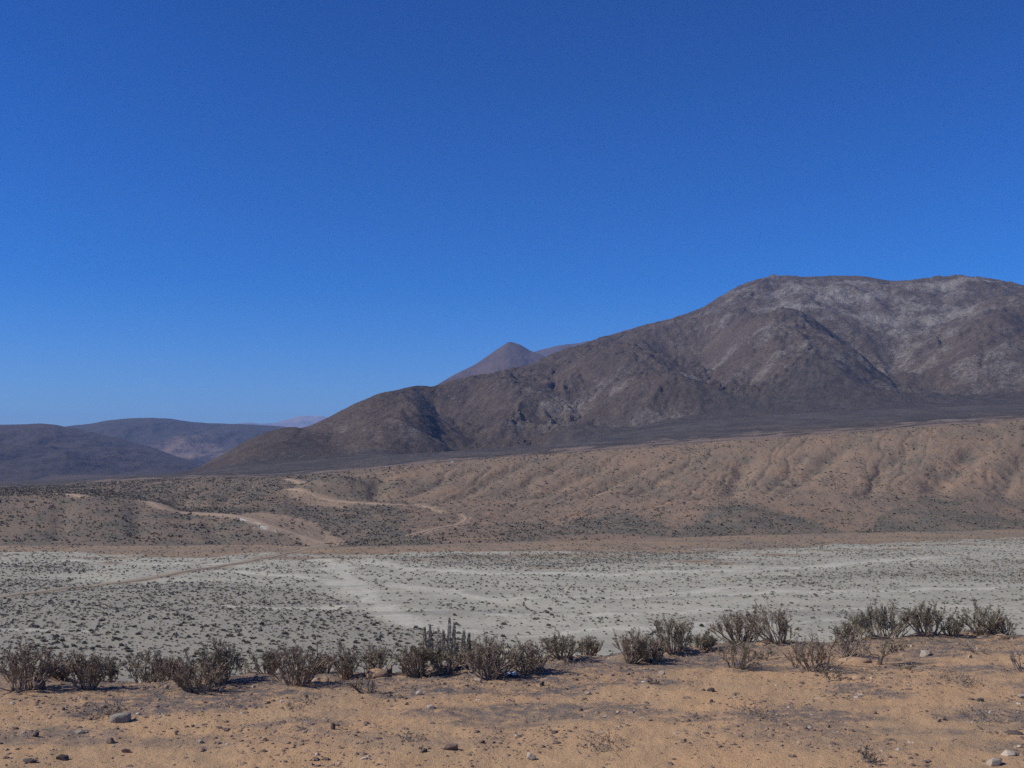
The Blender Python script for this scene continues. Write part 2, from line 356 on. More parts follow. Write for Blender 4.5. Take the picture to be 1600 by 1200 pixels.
bare = np.maximum(bare, .95*soften(in_poly([(366,804),(400,801),(440,806),(485,815),(515,832),(532,850),(505,858),(470,846),(430,830),(395,816)]), 2))
bare = np.maximum(bare, .8*soften(in_poly([(450,769),(560,786),(530,794),(470,785)]), 2))
bare = np.clip(bare, 0, 1)
chalk = soften(in_poly([(366,807),(392,810),(425,822),(436,832),(410,826),(385,818)]), 1)
# valley floor: pale washed channels, dark scrub flats
dense = soften(in_poly([(-200,902),(60,902),(200,915),(330,908),(400,912),(470,922),(540,934),(556,946),(545,952),(600,972),(680,990),(730,1004),(740,1075),(-200,1090)]), 4)
dense = np.maximum(dense, .75*soften(in_poly([(-200,875),(90,876),(160,884),(140,896),(-200,902)]), 3))
dense = np.maximum(dense, .8*soften(in_poly([(600,874),(700,867),(1000,864),(1150,862),(1080,878),(880,886),(740,882)]), 2))
dense = np.maximum(dense, .55*soften(in_poly([(1180,905),(1300,892),(1600,875),(1700,880),(1700,912),(1400,905),(1250,915)]), 3))
open_ = np.zeros(Rg.shape); vb = sec(L_NEAR, L_BS)
for pts, w in [([(470,868),(520,880),(550,903),(566,928),(602,955),(690,983),(770,1003)], 3.8), ([(540,876),(620,886),(720,893),(900,899),(1150,893),(1320,880),(1500,870)], 5.), ([(640,950),(760,962),(900,958),(1100,953),(1300,951),(1600,946)], 2.6),
               ([(340,947),(450,950),(550,951)], 2.6), ([(-60,986),(80,988),(160,987)], 1.8), ([(-100,880),(100,878),(250,880),(430,885)], 5.), ([(600,912),(700,928),(800,938),(950,934),(1100,922),(1250,912)], 3.2),
               ([(1100,930),(1300,926),(1600,918)], 3.), ([(330,892),(420,899),(520,908),(560,925)], 3.), ([(760,1000),(950,985),(1200,975),(1600,968)], 2.4)]:
    d, p = seg_dist(X[vb] + 2.2*fbm(X[vb], Y[vb], 18, 3, .5, 5.9), Y[vb] + 4.5*fbm(X[vb], Y[vb], 16, 3, .55, 2.8), poly(pts)); ww = w*(.75 + .5*fbm(X[vb], Y[vb], 25, 2, .5, 9.3))
    open_[vb] = np.maximum(open_[vb], (1 - sstep(.55, 1.25, d/np.maximum(ww, .6)))*sstep(0, .06, p)*(1 - sstep(.94, 1, p)))
streak = sstep(.0, .55, fbm(X*.55, Y*1.7, 26, 3, .55, 3.9))
scrub = np.clip((.24 + .34*streak + .95*dense*(.55 + .45*sstep(-.5, .25, fbm(X*.6, Y*1.8, 22, 3, .5, 1.1)))) * (1 - .90*open_), 0.012, 1)
scrub *= 1 - .97*(1 - sstep(.0, 2.5, bankd))
tan_ = np.clip(sstep(L_WF - .03, L_WF + .10, TT + .28*fbm(X*.6, Y*1.6, 24, 4, .6, 2.2)) + .9*(1 - sstep(.2, 2.5, bankd)), 0, 1)
# plain
strip = blob([(1585,651,60,28,.8),(1330,664,60,12,.3),(120,756,220,40,.5),(250,750,60,20,.4)]) * sstep(-.5, .3, fbm(X*.5, Y*1.5, 30, 3, .6, 1.7))
lip = (1 - sstep(L_E, L_E + .55, TT + .75*fbm(X, Y, 34, 5, .62, 9.9)))

# ------------------------------------------------------------------ land materials
n = NT('soil_tan')
c = n.mix(n.ramp(n.noise(.55, 5, .6), .35, .68), (.50,.315,.168), (.43,.288,.165))
c = n.mix(n.ramp(n.noise(2.6, 6, .65), .52, .72, 0, .55), c, (.35,.24,.15))
c = n.mix(n.math('MULTIPLY', n.attr('litter'), n.ramp(n.noise(5, 5, .65), .3, .6)), c, (.155,.13,.115))
c = n.mix(n.ramp(n.noise(38, 4, .7), .55, .75, 0, .5), c, (.17,.12,.09))
c = n.mix(n.ramp(n.noise(70, 3, .6), .64, .78, 0, .5), c, (.46,.36,.26))
n.col(c).bump(n.math('ADD', n.noise(16, 6, .7), n.math('MULTIPLY', n.noise(75, 3, .7), .4)), .05, .8); M_SOIL = n.m
n = NT('riverbed_silt')
c = n.mix(n.ramp(n.noise(.06, 4, .6, n.pos((.5, 1.5, 1))), .35, .65), (.365,.347,.272), (.30,.285,.222))
c = n.mix(n.attr('dense'), c, (.255,.238,.188))
c = n.mix(n.attr('open'), c, (.425,.405,.325))
c = n.mix(n.ramp(n.noise(.05, 6, .75, n.pos((.45, 1.8, 1))), .5, .68, 0, .75), c, (.245,.23,.195))
c = n.mix(n.ramp(n.noise(.5, 6, .75), .48, .7, 0, .6), c, (.225,.21,.18))
t_ = n.mix(n.ramp(n.noise(.08, 4), .35, .65), (.27,.19,.122), (.23,.17,.115))
t_ = n.mix(n.ramp(n.noise(.045, 6, .75, n.pos((.4, 1.6, 1))), .46, .62, 0, .8), t_, (.185,.155,.12))
t_ = n.mix(n.ramp(n.noise(.4, 5, .8), .48, .66, 0, .6), t_, (.15,.12,.092))
c = n.mix(n.attr('tan'), c, t_)
n.col(c).bump(n.noise(1.5, 5, .6), .25, .6); M_BED = n.m
n = NT('hillside_earth')
c = n.mix(n.ramp(n.noise(.035, 4, .6), .32, .68), (.222,.156,.110), (.185,.139,.103))
c = n.mix(n.ramp(n.noise(.055, 5, .7), .5, .66, 0, .75), c, (.252,.166,.108))
c = n.mix(n.ramp(n.noise(.09, 5, .7, n.pos((1, 1, .3))), .55, .7, 0, .6), c, (.165,.14,.105))
c = n.mix(n.math('MULTIPLY', n.attr('fan'), .9), c, (.112,.107,.087))
c = n.mix(n.ramp(n.noise(.8, 3, .7), .5, .7, 0, .55), c, (.145,.115,.094))
c = n.mix(n.attr('bare'), c, n.mix(n.ramp(n.noise(.2, 4), .35, .65), (.305,.22,.15), (.265,.20,.14)))
c = n.mix(n.math('MULTIPLY', n.attr('chalk'), n.ramp(n.noise(.35, 3), .4, .6)), c, (.46,.45,.40))
n.col(c).bump(n.noise(.7, 5, .65), .8, .7); M_HILL = n.m
n = NT('plain_gravel')
c = n.mix(n.ramp(n.noise(.016, 7, .78, n.pos((1.1, .35, 1))), .38, .64), (.058,.052,.050), (.118,.097,.083))
c = n.mix(n.ramp(n.noise(.02, 5, .75, n.pos((.3, 1.6, 1))), .52, .66, 0, .6), c, (.13,.108,.093))
c = n.mix(n.ramp(n.noise(.28, 4, .85), .46, .60, 0, .85), c, (.036,.034,.032))
c = n.mix(n.attr('lip'), c, (.20,.15,.122))
c = n.mix(n.attr('strip'), c, (.24,.22,.195))
n.col(c).bump(n.noise(.3, 6, .75), 2.2, .9); M_PLAIN = n.m
n = NT('mountain_rock')
c = n.mix(n.ramp(n.noise(.008, 6, .65), .35, .68), (.082,.061,.050), (.120,.089,.068))
c = n.mix(n.attr('red'), c, (.135,.095,.070))
fine = n.math('MULTIPLY', n.math('SUBTRACT', n.noise(.11, 5, .8), .5), 2.0)
mid_ = n.math('MULTIPLY', n.math('SUBTRACT', n.noise(.022, 4, .7), .5), 1.3)
pr = n.math('MULTIPLY', n.ramp(n.math('ADD', n.attr('pale'), n.math('ADD', fine, mid_)), .06, 1.0), .92)
c = n.mix(pr, c, (.265,.24,.212))
c = n.mix(n.ramp(n.noise(.16, 5, .8), .49, .62, 0, .8), c, (.044,.038,.036))
c = n.mix(n.ramp(n.noise(.21, 4, .8), .57, .68, 0, .5), c, (.20,.17,.145))
c = n.mix(n.math('MULTIPLY', n.attr('apron'), .8), c, n.mix(n.ramp(n.noise(.05, 6, .8), .42, .62), (.058,.052,.050), (.105,.088,.078)))
n.col(c).bump(n.noise(.07, 8, .78), 10, .9); M_MOUNT = n.m

litter = np.clip(sstep(-.1, .40, fbm(X, Y*2.2, 2.6, 4, .55, 8.3))*.95*sstep(11, 15, Rg) + 1.0*sstep(-3.6, .2, Rg - edge_r), 0, 1)
sheet('ground', 0, row_of[L_FOOT], 'tan stony plateau in the foreground', M_SOIL, {'litter': litter})
sheet('riverbed', row_of[L_FOOT], row_of[L_BS], 'pale dry riverbed across the valley floor', M_BED, {'dense': dense, 'open': open_, 'tan': tan_})
sheet('hillside', row_of[L_BS], row_of[L_E], 'brown gullied terrace slope beyond the riverbed', M_HILL, {'fan': fan, 'bare': bare, 'chalk': chalk})
sheet('plain', row_of[L_E], row_of[L_F], 'dark sloping plain between terrace and mountain', M_PLAIN, {'strip': strip, 'lip': lip})
sheet('mountain', row_of[L_F], NR - 1, 'big brown mountain with pale rock on its summit', M_MOUNT, {'pale': pale, 'red': red, 'apron': apron})
# behind and beside the viewer the plateau goes on to the horizon
ab = np.radians(np.linspace(75, 285, 71)); rb = np.concatenate([[1.0], np.geomspace(8, 30000, 60)])
zb = np.where(rb < 6000, 0, 10.0*(rb-6000)/24000)
Vb = np.stack([np.outer(rb, np.sin(ab)), np.outer(rb, np.cos(ab)), np.repeat(zb[:, None], 71, 1)], -1).reshape(-1, 3)
tag(link('ground', new_mesh('ground_behind', Vb, grid_faces(61, 71), {'litter': np.zeros(61*71)}, True, M_SOIL)), 'tan plateau behind the viewer', kind='structure')
Vc = np.array([(0, 0, 0)] + [(math.sin(a), math.cos(a), 0) for a in np.linspace(0, 2*math.pi, 48, endpoint=False)])
tag(link('ground', new_mesh('ground_under', Vc, [(0, 1 + (i+1) % 48, 1 + i) for i in range(48)], {'litter': np.zeros(49)}, True, M_SOIL)), 'tan plateau under the viewer', kind='structure')

# ------------------------------------------------------------------ far hills, each a body of its own on the plain
def far_hill(name, label, pts, foot_pts, back, mat, noise_amp, gully, cols=420, rws=90, base=5.0):
    p = np.array(pts, float); a, t = ray(p[:, 0], p[:, 1]); al = np.linspace(a[0], a[-1], cols)
    kr = pchip(a, p[:, 2], al); kz = CZ + pchip(a, t*p[:, 2], al)
    q = np.array(foot_pts, float); fa, ft = ray(q[:, 0], q[:, 1]); fr = pchip(fa, q[:, 2], al)
    v = np.concatenate([np.linspace(0, 1, rws), 1 + np.linspace(0, 1, 16)[1:]])[:, None]
    u = np.clip(v, 0, 1); w = np.clip(v - 1, 0, 1)
    r = np.where(v <= 1, fr + (kr - fr)*u, kr + back*w)
    sh = np.where(v <= 1, u**1.25*(1 + .0*u), (1 - w)**1.3*(1 - w*w*.1))
    z = base - 25 + (kz - base + 25)*sh
    az_ = np.broadcast_to(al, r.shape); x = r*np.sin(az_); y = r*np.cos(az_)
    dm = np.clip(1.15*np.sin(np.pi*np.clip(v/1.0, 0, 1)), 0, 1)**.8 * np.clip((kz - base)/120, 0, 1)
    z = z + dm*(noise_amp*fbm(x, y, gully*3.2, 3, .5, 4.1) + noise_amp*.75*ridged(x, y*.45, gully, 4, .5, 2.3))
    z = z + noise_amp*.22*np.clip((kz - base)/150, 0, 1)*np.clip(v*1.5, 0, 1)*fbm(x, y, gully*.9, 4, .55, 9.4)
    V = np.stack([x, y, z], -1).reshape(-1, 3)
    return tag(link(name, new_mesh(name, V, grid_faces(len(v), cols), None, True, mat)), label, kind='structure')
n = NT('far_hill_dark')
c = n.mix(n.ramp(n.noise(.003, 5, .6), .35, .68), (.056,.045,.044), (.072,.054,.049))
c = n.mix(n.ramp(n.noise(.02, 5, .7), .55, .75, 0, .5), c, (.12,.09,.078))
n.col(c).bump(n.noise(.015, 6, .65), 25, .7); M_FAR = n.m
n = NT('far_hill_reddish')
c = n.mix(n.ramp(n.noise(.004, 5, .6), .35, .68), (.072,.050,.046), (.098,.068,.060))
c = n.mix(n.ramp(n.noise(.02, 5, .7), .6, .8, 0, .5), c, (.17,.13,.11))
n.col(c).bump(n.noise(.015, 6, .65), 25, .7); M_PEAK = n.m
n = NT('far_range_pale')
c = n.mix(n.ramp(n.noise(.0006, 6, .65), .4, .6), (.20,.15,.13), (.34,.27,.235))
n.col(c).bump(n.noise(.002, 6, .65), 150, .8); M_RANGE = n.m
n = NT('far_hill_patched')
c = n.mix(n.ramp(n.noise(.003, 5, .6), .35, .68), (.054,.044,.043), (.068,.053,.048))
a_, t_ = ray(280, 697); pk = n.n.new('ShaderNodeVectorMath'); pk.operation = 'DISTANCE'; n.l.new(n.pos((1, .35, 0)), pk.inputs[0]); pk.inputs[1].default_value = (6300*math.sin(a_), 6300*.35*math.cos(a_), 0)
c = n.mix(n.ramp(n.math('ADD', n.math('DIVIDE', pk.outputs['Value'], 330.), n.math('MULTIPLY', n.noise(.006, 5, .6), 1.2)), .75, 1.25, .85, 0), c, (.23,.16,.13))
a2, t2 = ray(356, 704); pk2 = n.n.new('ShaderNodeVectorMath'); pk2.operation = 'DISTANCE'; n.l.new(n.pos((1, .35, 0)), pk2.inputs[0]); pk2.inputs[1].default_value = (6200*math.sin(a2), 6200*.35*math.cos(a2), 0)
c = n.mix(n.ramp(n.math('ADD', n.math('DIVIDE', pk2.outputs['Value'], 130.), n.math('MULTIPLY', n.noise(.006, 5, .6), 1.2)), .75, 1.25, .85, 0), c, (.25,.17,.135))
n.col(c).bump(n.noise(.015, 6, .65), 25, .7); M_FAR2 = n.m
far_hill('hill', 'dark hill at the far left, its ridge falling to the right', [(-500,690,4800),(-250,668,4900),(-60,662,5000),(20,663,5000),(60,662,5000),(85,664,5000),(110,668,4980),(150,677,4900),(190,686,4800),(230,697,4650),(270,711,4450),(310,726,4250),(350,742,4000)],
         [(-500,752,3000),(0,752,3050),(350,750,3600)], 1500, M_FAR, 20, 330)
far_hill('hill', 'long dark hill with a pale patch behind the left hill', [(-500,700,7000),(-100,690,7200),(60,676,7300),(101,668,7400),(142,662,7400),(169,657,7450),(216,653.5,7500),(263,653.5,7500),(297,658,7500),(337,661,7500),(371,661.5,7500),(439,666,7500),(560,680,7400),(700,700,7300)],
         [(-500,752,5200),(700,750,5200)], 2200, M_FAR2, 32, 480)
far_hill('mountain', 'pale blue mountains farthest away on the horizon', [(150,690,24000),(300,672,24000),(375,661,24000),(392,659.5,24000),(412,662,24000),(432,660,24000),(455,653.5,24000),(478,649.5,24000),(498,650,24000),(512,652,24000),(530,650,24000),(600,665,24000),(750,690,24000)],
         [(150,752,18000),(750,752,18000)], 4000, M_RANGE, 120, 1500, 260, 50)
far_hill('peak', 'reddish conical peak behind the saddle', [(560,668,5600),(620,640,5800),(660,616,6000),(690,598,6150),(720,580,6300),(745,567,6400),(765,553,6450),(784,540,6480),(796,533.5,6500),(809,536.5,6480),(828,546,6450),(850,557,6350),(880,572,6200),(940,600,6000),(1000,640,5800)],
         [(560,745,4900),(700,745,4500),(797,745,4300),(900,745,4500),(1000,745,4900)], 1600, M_PEAK, 24, 300, 320, 110)
far_hill('ridge', 'low distant ridge to the right of the conical peak', [(700,640,9000),(790,585,9200),(830,553,9300),(850,546,9300),(872,541,9300),(900,537,9400),(930,532,9400),(980,540,9300),(1080,600,9200)],
         [(700,745,7000),(1080,745,7000)], 2500, M_PEAK, 40, 400, 200, 50)

# ------------------------------------------------------------------ dirt tracks
n = NT('track_dust')
c = n.mix(n.ramp(n.noise(.3, 5, .6), .35, .65), (.315,.23,.16), (.275,.208,.15))
n.col(c).bump(n.noise(2.5, 4), .1, .6); M_TRACK = n.m
n = NT('track_dust_pale')
c = n.mix(n.ramp(n.noise(.3, 5, .6), .35, .65), (.31,.25,.178), (.265,.215,.155))
n.col(c).bump(n.noise(2.5, 4), .1, .6); M_TRACK2 = n.m
from itertools import product
def bil(x, y):
    return land_z(x, y, Zg)
track_labels = ['wide dirt road coming down the end of the left terrace', 'faint tan track crossing the riverbed to the left', 'short pale track on top of the left terrace',
                'short stub of track at the terrace lip above the knoll', 'pale track cut across the slope below the rounded knoll', 'hooked little track at the foot of the middle slope']
for (P, w), lb, k in zip(road_lines, track_labels, range(9)):
    tg = np.gradient(P, axis=0); tg /= np.linalg.norm(tg, axis=1)[:, None] + 1e-9; nm = np.stack([-tg[:, 1], tg[:, 0]], -1)
    ws = w*.5*(.85 + .45*perlin(np.arange(len(P))*.37 + 5.1*k, np.full(len(P), 2.2*k + .4)) + .25*perlin(np.arange(len(P))*1.1, np.full(len(P), 7.7 + k))); offs = np.linspace(-1, 1, 5); V = []
    zs = np.array([[bil(*(P[i] + nm[i]*ws[i]*o)) for o in offs] for i in range(len(P))])
    kz = np.ones(3)/3
    zs = np.stack([np.convolve(np.pad(zs[:, j], 1, 'edge'), kz, 'valid') for j in range(5)], -1) + .22
    zs[:, 0] -= .3; zs[:, 4] -= .3
    V = np.array([[(*(P[i] + nm[i]*ws[i]*offs[j]), zs[i, j]) for j in range(5)] for i in range(len(P))]).reshape(-1, 3)
    tag(link('dirt_road', new_mesh('dirt_road', V, grid_faces(len(P), 5), None, True, M_TRACK2 if k == 1 else M_TRACK)), lb, kind='structure')

# ------------------------------------------------------------------ plants: materials
def plant_mat(name, a, b, c3=None, scale=9.0):
    n = NT(name, .9)
    c = n.mix(n.ramp(n.noise(scale, 3, .6), .35, .65), a, b)
    if c3: c = n.mix(n.ramp(n.noise(scale*4, 2, .6), .6, .75, 0, .7), c, c3)
    n.col(c); return n.m
M_BARK = plant_mat('twig_bark', (.22,.17,.125), (.30,.235,.175), (.42,.35,.28))
M_BARK_PALE = plant_mat('twig_bark_pale', (.28,.23,.185), (.38,.32,.265))
LEAF = {'olive': plant_mat('leaf_olive', (.148,.134,.090), (.19,.17,.118), (.30,.27,.205)),
        'brown': plant_mat('leaf_brown', (.155,.118,.086), (.20,.155,.112), (.30,.24,.18)),
        'grey':  plant_mat('leaf_grey', (.19,.158,.118), (.25,.208,.156), (.36,.305,.235)),
        'straw': plant_mat('leaf_straw', (.19,.145,.105), (.235,.185,.135), (.30,.25,.19)),
        'ash':   plant_mat('leaf_ash', (.15,.14,.135), (.20,.185,.18), (.27,.25,.24))}
M_SPIKE = plant_mat('spike_silver', (.26,.235,.19), (.34,.31,.255), (.44,.41,.35))
M_SCRUB = plant_mat('scrub_dark', (.23,.215,.165), (.29,.27,.21), None, .6)
M_SCRUB_B = plant_mat('scrub_brown', (.18,.155,.115), (.23,.195,.145), None, .3)
M_GREEN = plant_mat('scrub_green', (.06,.085,.03), (.085,.11,.045), None, 3)

def tubes(segs):
    """three-sided tapering twigs: rows of (p0, p1, r0, r1)"""
    S = np.array([(*a, *b, r0, r1) for a, b, r0, r1 in segs]); a, b = S[:, 0:3], S[:, 3:6]
    d = b - a; d /= np.linalg.norm(d, axis=1)[:, None] + 1e-9
    u = np.cross(d, np.where(np.abs(d[:, 2:3]) > .9, [[1., 0, 0]], [[0, 0, 1.]])); u /= np.linalg.norm(u, axis=1)[:, None] + 1e-9; v = np.cross(d, u)
    V = []
    for p, r in ((a, S[:, 6:7]), (b, S[:, 7:8])):
        for k in range(3):
            an = 2*math.pi*k/3; V.append(p + (u*math.cos(an) + v*math.sin(an))*r)
    V = np.stack(V, 1).reshape(-1, 3); i = np.arange(len(S))[:, None]*6
    Fq = np.concatenate([i + np.array([[0, 1, 4, 3]]), i + np.array([[1, 2, 5, 4]]), i + np.array([[2, 0, 3, 5]])])
    return V, Fq
def blades(P, D, length, width, g):
    """small folded leaves at points P pointing along D"""
    n = len(P); D = D / (np.linalg.norm(D, axis=1)[:, None] + 1e-9)
    s = np.cross(D, g.normal(size=(n, 3))); s /= np.linalg.norm(s, axis=1)[:, None] + 1e-9
    L = length*(.6 + .8*g.random((n, 1))); W = width*(.6 + .8*g.random((n, 1))); up = np.cross(s, D)
    V = np.stack([P, P + D*L*.5 + s*W*.5 + up*W*.15, P + D*L, P + D*L*.5 - s*W*.5 + up*W*.15], 1).reshape(-1, 3)
    i = np.arange(n)[:, None]*4
    return V, np.concatenate([i + np.array([[0, 1, 2]]), i + np.array([[0, 2, 3]])])

def shrub_geom(g, W, H, leafy=1.0, upright=.5, n_main=None, dense=1.0, bare_trunk=0.0):
    """main stems fan out of the root crown and fork twice; leaves brush the last third of every twig"""
    segs = []; tips = []
    n_main = n_main or int((15 + 12*g.random())*dense + 12*W)
    lobes = [(g.normal()*.16*W, g.normal()*.16*W, .72 + .38*g.random()) for _ in range(3 + int(3*g.random()))]; lean = g.normal(size=2)*.06*W
    for k in range(n_main):
        lo = lobes[k % len(lobes)]; an = g.random()*2*math.pi; rad = math.sqrt(g.random())*.46*W*(.75 + .35*g.random())
        e = 1 - (2*rad/W)**2*.55
        top = np.array([math.cos(an)*rad, math.sin(an)*rad, H*max(.22, e)*(.62 + .34*g.random())*lo[2]*1.06]) + [lo[0]*.6 + lean[0], lo[1]*.6 + lean[1], 0]
        b = np.array([math.cos(an), math.sin(an), 0])*.13*W*math.sqrt(g.random()) + [0, 0, -.05]
        mid = b + (top - b)*[.62 - .2*upright, .62 - .2*upright, .42] + g.normal(size=3)*.035*W
        if bare_trunk: b = np.array([-.28*W, 0, -.05]) + g.normal(size=3)*[.015, .015, 0]; mid = b + np.array([.03, 0, bare_trunk*H]) + g.normal(size=3)*.02
        r = .006 + .006*g.random()
        segs += [(b, mid, r*1.5, r), (mid, top, r, r*.45)]; tips.append((mid + (top-mid)*.35, top))
        for q in range(3 + int(3*g.random()*dense)):
            t = .25 + .65*g.random(); s0 = mid + (top - mid)*t if g.random() > .3 else b + (mid - b)*(.5 + .5*t)
            if bare_trunk: s0 = mid + (top - mid)*t
            dr = (top - b); dr /= np.linalg.norm(dr); dr = dr + g.normal(size=3)*[.5, .5, .28] + [0, 0, .35 + .5*upright]; dr /= np.linalg.norm(dr)
            ln = H*(.18 + .22*g.random()); e1 = s0 + dr*ln; e1[2] = max(e1[2], .02)
            segs.append((s0, e1, r*.6, r*.35)); tips.append((s0 + (e1-s0)*.25, e1))
            for w in range(1 + int(2.4*g.random())):
                t2 = .3 + .6*g.random(); s1 = s0 + (e1-s0)*t2; d2 = dr + g.normal(size=3)*[.4, .4, .25] + [0, 0, .4]; d2 /= np.linalg.norm(d2)
                e2 = s1 + d2*H*(.09 + .13*g.random()); segs.append((s1, e2, r*.4, r*.28)); tips.append((s1, e2))
    P, Dv = [], []
    for a, b in tips:
        ax = b - a; L = np.linalg.norm(ax); m = max(3, int(L*92*leafy))
        t = g.random(m)[:, None]**.75; rad = g.normal(size=(m, 3)); ax = ax/(L + 1e-9); rad -= (rad @ ax)[:, None]*ax; rad /= np.linalg.norm(rad, axis=1)[:, None] + 1e-9
        P.append(a + (b-a)*t + rad*.004); Dv.append(rad*.62 + ax*.8)
    P = np.concatenate(P); Dv = np.concatenate(Dv)
    kz_ = H/np.percentile(P[:, 2], 99); kx_ = W/(np.percentile(P[:, 0], 98) - np.percentile(P[:, 0], 2) + 1e-6); kk = np.array([kx_, kx_, kz_])
    P = P*kk; Dv = Dv*kk; segs = [(a*kk, b*kk, r0, r1) for a, b, r0, r1 in segs]
    keep = P[:, 2] > .01
    return segs, P[keep], Dv[keep]

def place(px, py, lift=0.0):
    a, r, x, y, z = hit(px, py, Zg)
    if r > 30: r = float(np.interp(a, AZ, edge_r)) + .1; x, y = r*math.sin(a), r*math.cos(a)
    return r, (x, y, land_z(x, y, Zg) + lift)

# ------------------------------------------------------------------ shrubs along the lip of the plateau
SH = [  # px, base py, width px, height px, leaf, label, options
 (34,1078,84,64,'brown','big dark reddish-brown shrub cut by the left edge of the picture',{}),
 (92,1055,42,24,'brown','small dark shrub just right of the big shrub at the left edge',{}),
 (138,1077,50,50,'brown','rounded reddish-brown shrub narrowing to its base, third from the left edge',{}),
 (167,1056,52,38,'olive','dark shrub behind the right side of the rounded reddish-brown one at left',{}),
 (238,1061,68,44,'grey','soft grey-green shrub alone between two brown groups at left',{'leafy':1.2}),
 (274,1058,34,26,'brown','low dark shrub wedged behind the grey-green shrub and the V-shaped brown one',{}),
 (310,1079,68,52,'brown','V-shaped brown shrub on a single foot, nearest of the left group',{'upright':.25}),
 (346,1068,54,62,'olive','tall upright olive shrub behind the V-shaped brown one',{'upright':.9}),
 (386,1052,24,20,'grey','tiny thin grey shrub standing alone against the pale valley',{'leafy':.5,'n_main':5}),
 (420,1054,38,36,'olive','small olive shrub at the left side of a broad brown one',{}),
 (465,1070,70,58,'brown','broad brown fan-shaped shrub left of the tan clod',{}),
 (508,1052,34,30,'brown','small dark round shrub behind the tan clod',{}),
 (540,1060,40,54,'grey','narrow grey shrub with a bare stem beside a wide dark one',{'upright':.8}),
 (580,1045,60,40,'olive','wide dark olive shrub left of the small brown rock',{}),
 (573,1081,38,25,'brown','knee-high brown tuft standing in front of the shrub row',{'leafy':.6,'n_main':10}),
 (655,1057,42,50,'brown','open brown shrub leaning on the left of the spiked one',{'upright':.7}),
 (698,1048,82,60,'olive','tallest shrub, dark with several silvery spikes on top',{'spikes':7,'spike_h':.46}),
 (764,1057,86,62,'grey','big dense grey-brown shrub beside the spiked one',{'dense':1.25}),
 (826,1052,54,50,'grey','grey shrub behind the scrap of pale plastic',{}),
 (878,1027,54,38,'olive','dark upright shrub at the edge, right of the big dense group',{'upright':.8}),
 (918,1024,40,28,'olive','small dark shrub to the right of the upright one at the edge',{}),
 (985,1034,66,50,'grey','wide grey shrub in the middle of the right half, left of a taller one',{}),
 (1018,1034,34,34,'brown','small brown shrub between the wide grey shrub and the taller one behind',{}),
 (1054,1018,58,50,'olive','tall dark shrub at the edge with pale earth at its right foot',{'upright':.7}),
 (1097,1008,38,30,'olive','small dark shrub trailing to the right of the tall one',{}),
 (1153,1005,68,46,'grey','bushy grey shrub touching a taller vase-shaped one on its right',{}),
 (1216,1003,70,55,'grey','vase-shaped grey shrub, pale twigs at its base, on the edge',{'upright':.5}),
 (1150,1043,58,38,'olive','low spiky shrub standing in front of the bushy grey pair',{'leafy':.6,'upright':.8}),
 (1190,1030,28,15,'olive','tiny low dark shrub right of the low spiky one',{'leafy':.7,'n_main':6}),
 (1274,1046,86,52,'brown','big dark shrub with thick slanting stems, nearest in the right half',{'leafy':.75,'upright':.6}),
 (1328,1026,52,28,'straw','straw-coloured dry shrub behind the big slanting one',{'leafy':.4,'upright':.9}),
 (1330,998,46,36,'olive','dark shrub at the edge, left of the silver-streaked one',{}),
 (1382,998,76,50,'olive','tall dark shrub with silvery streaks in its middle',{'spikes':5,'spike_h':.14,'upright':.8}),
 (1391,1038,56,40,'olive','small tree-like shrub on a bare leaning trunk',{'bare_trunk':.42,'leafy':.7,'n_main':9}),
 (1450,992,62,44,'olive','dark shrub at the edge, second from the right end of the row',{}),
 (1488,992,30,24,'olive','low skirt of shrub between the last two edge shrubs',{}),
 (1530,991,56,42,'olive','last tall dark shrub at the right end of the edge',{}),
 (1568,992,34,24,'brown','low dark shrub tailing off at the right end of the edge row',{}),
 (1598,1047,40,26,'straw','dry thin shrub cut by the right edge of the picture',{'leafy':.35,'n_main':11,'upright':.9}),
 (1355,1192,20,27,'straw','little dry upright sprig alone near the bottom right',{'leafy':.25,'n_main':6,'upright':1.0}),
 (1302,1061,28,13,'olive','low dark sprig in front of the big slanting shrub',{'leafy':.6,'n_main':6}),
 (1412,1046,18,11,'olive','tiny dark sprig at the foot of the tree-like shrub',{'leafy':.6,'n_main':4}),
 (1020,1068,15,11,'straw','tiny dry sprig on open ground below the wide grey shrub',{'leafy':.3,'n_main':4}),
 (890,1039,16,14,'straw','tiny pale sprig in front of the dark upright edge shrub',{'leafy':.3,'n_main':4}),
 (1535,1016,26,14,'straw','thin dry sprig on the bare ground near the right end',{'leafy':.3,'n_main':5}),
 (640,1055,22,16,'grey','tiny grey shrub right of the small brown rock',{'leafy':.5,'n_main':5}),
]
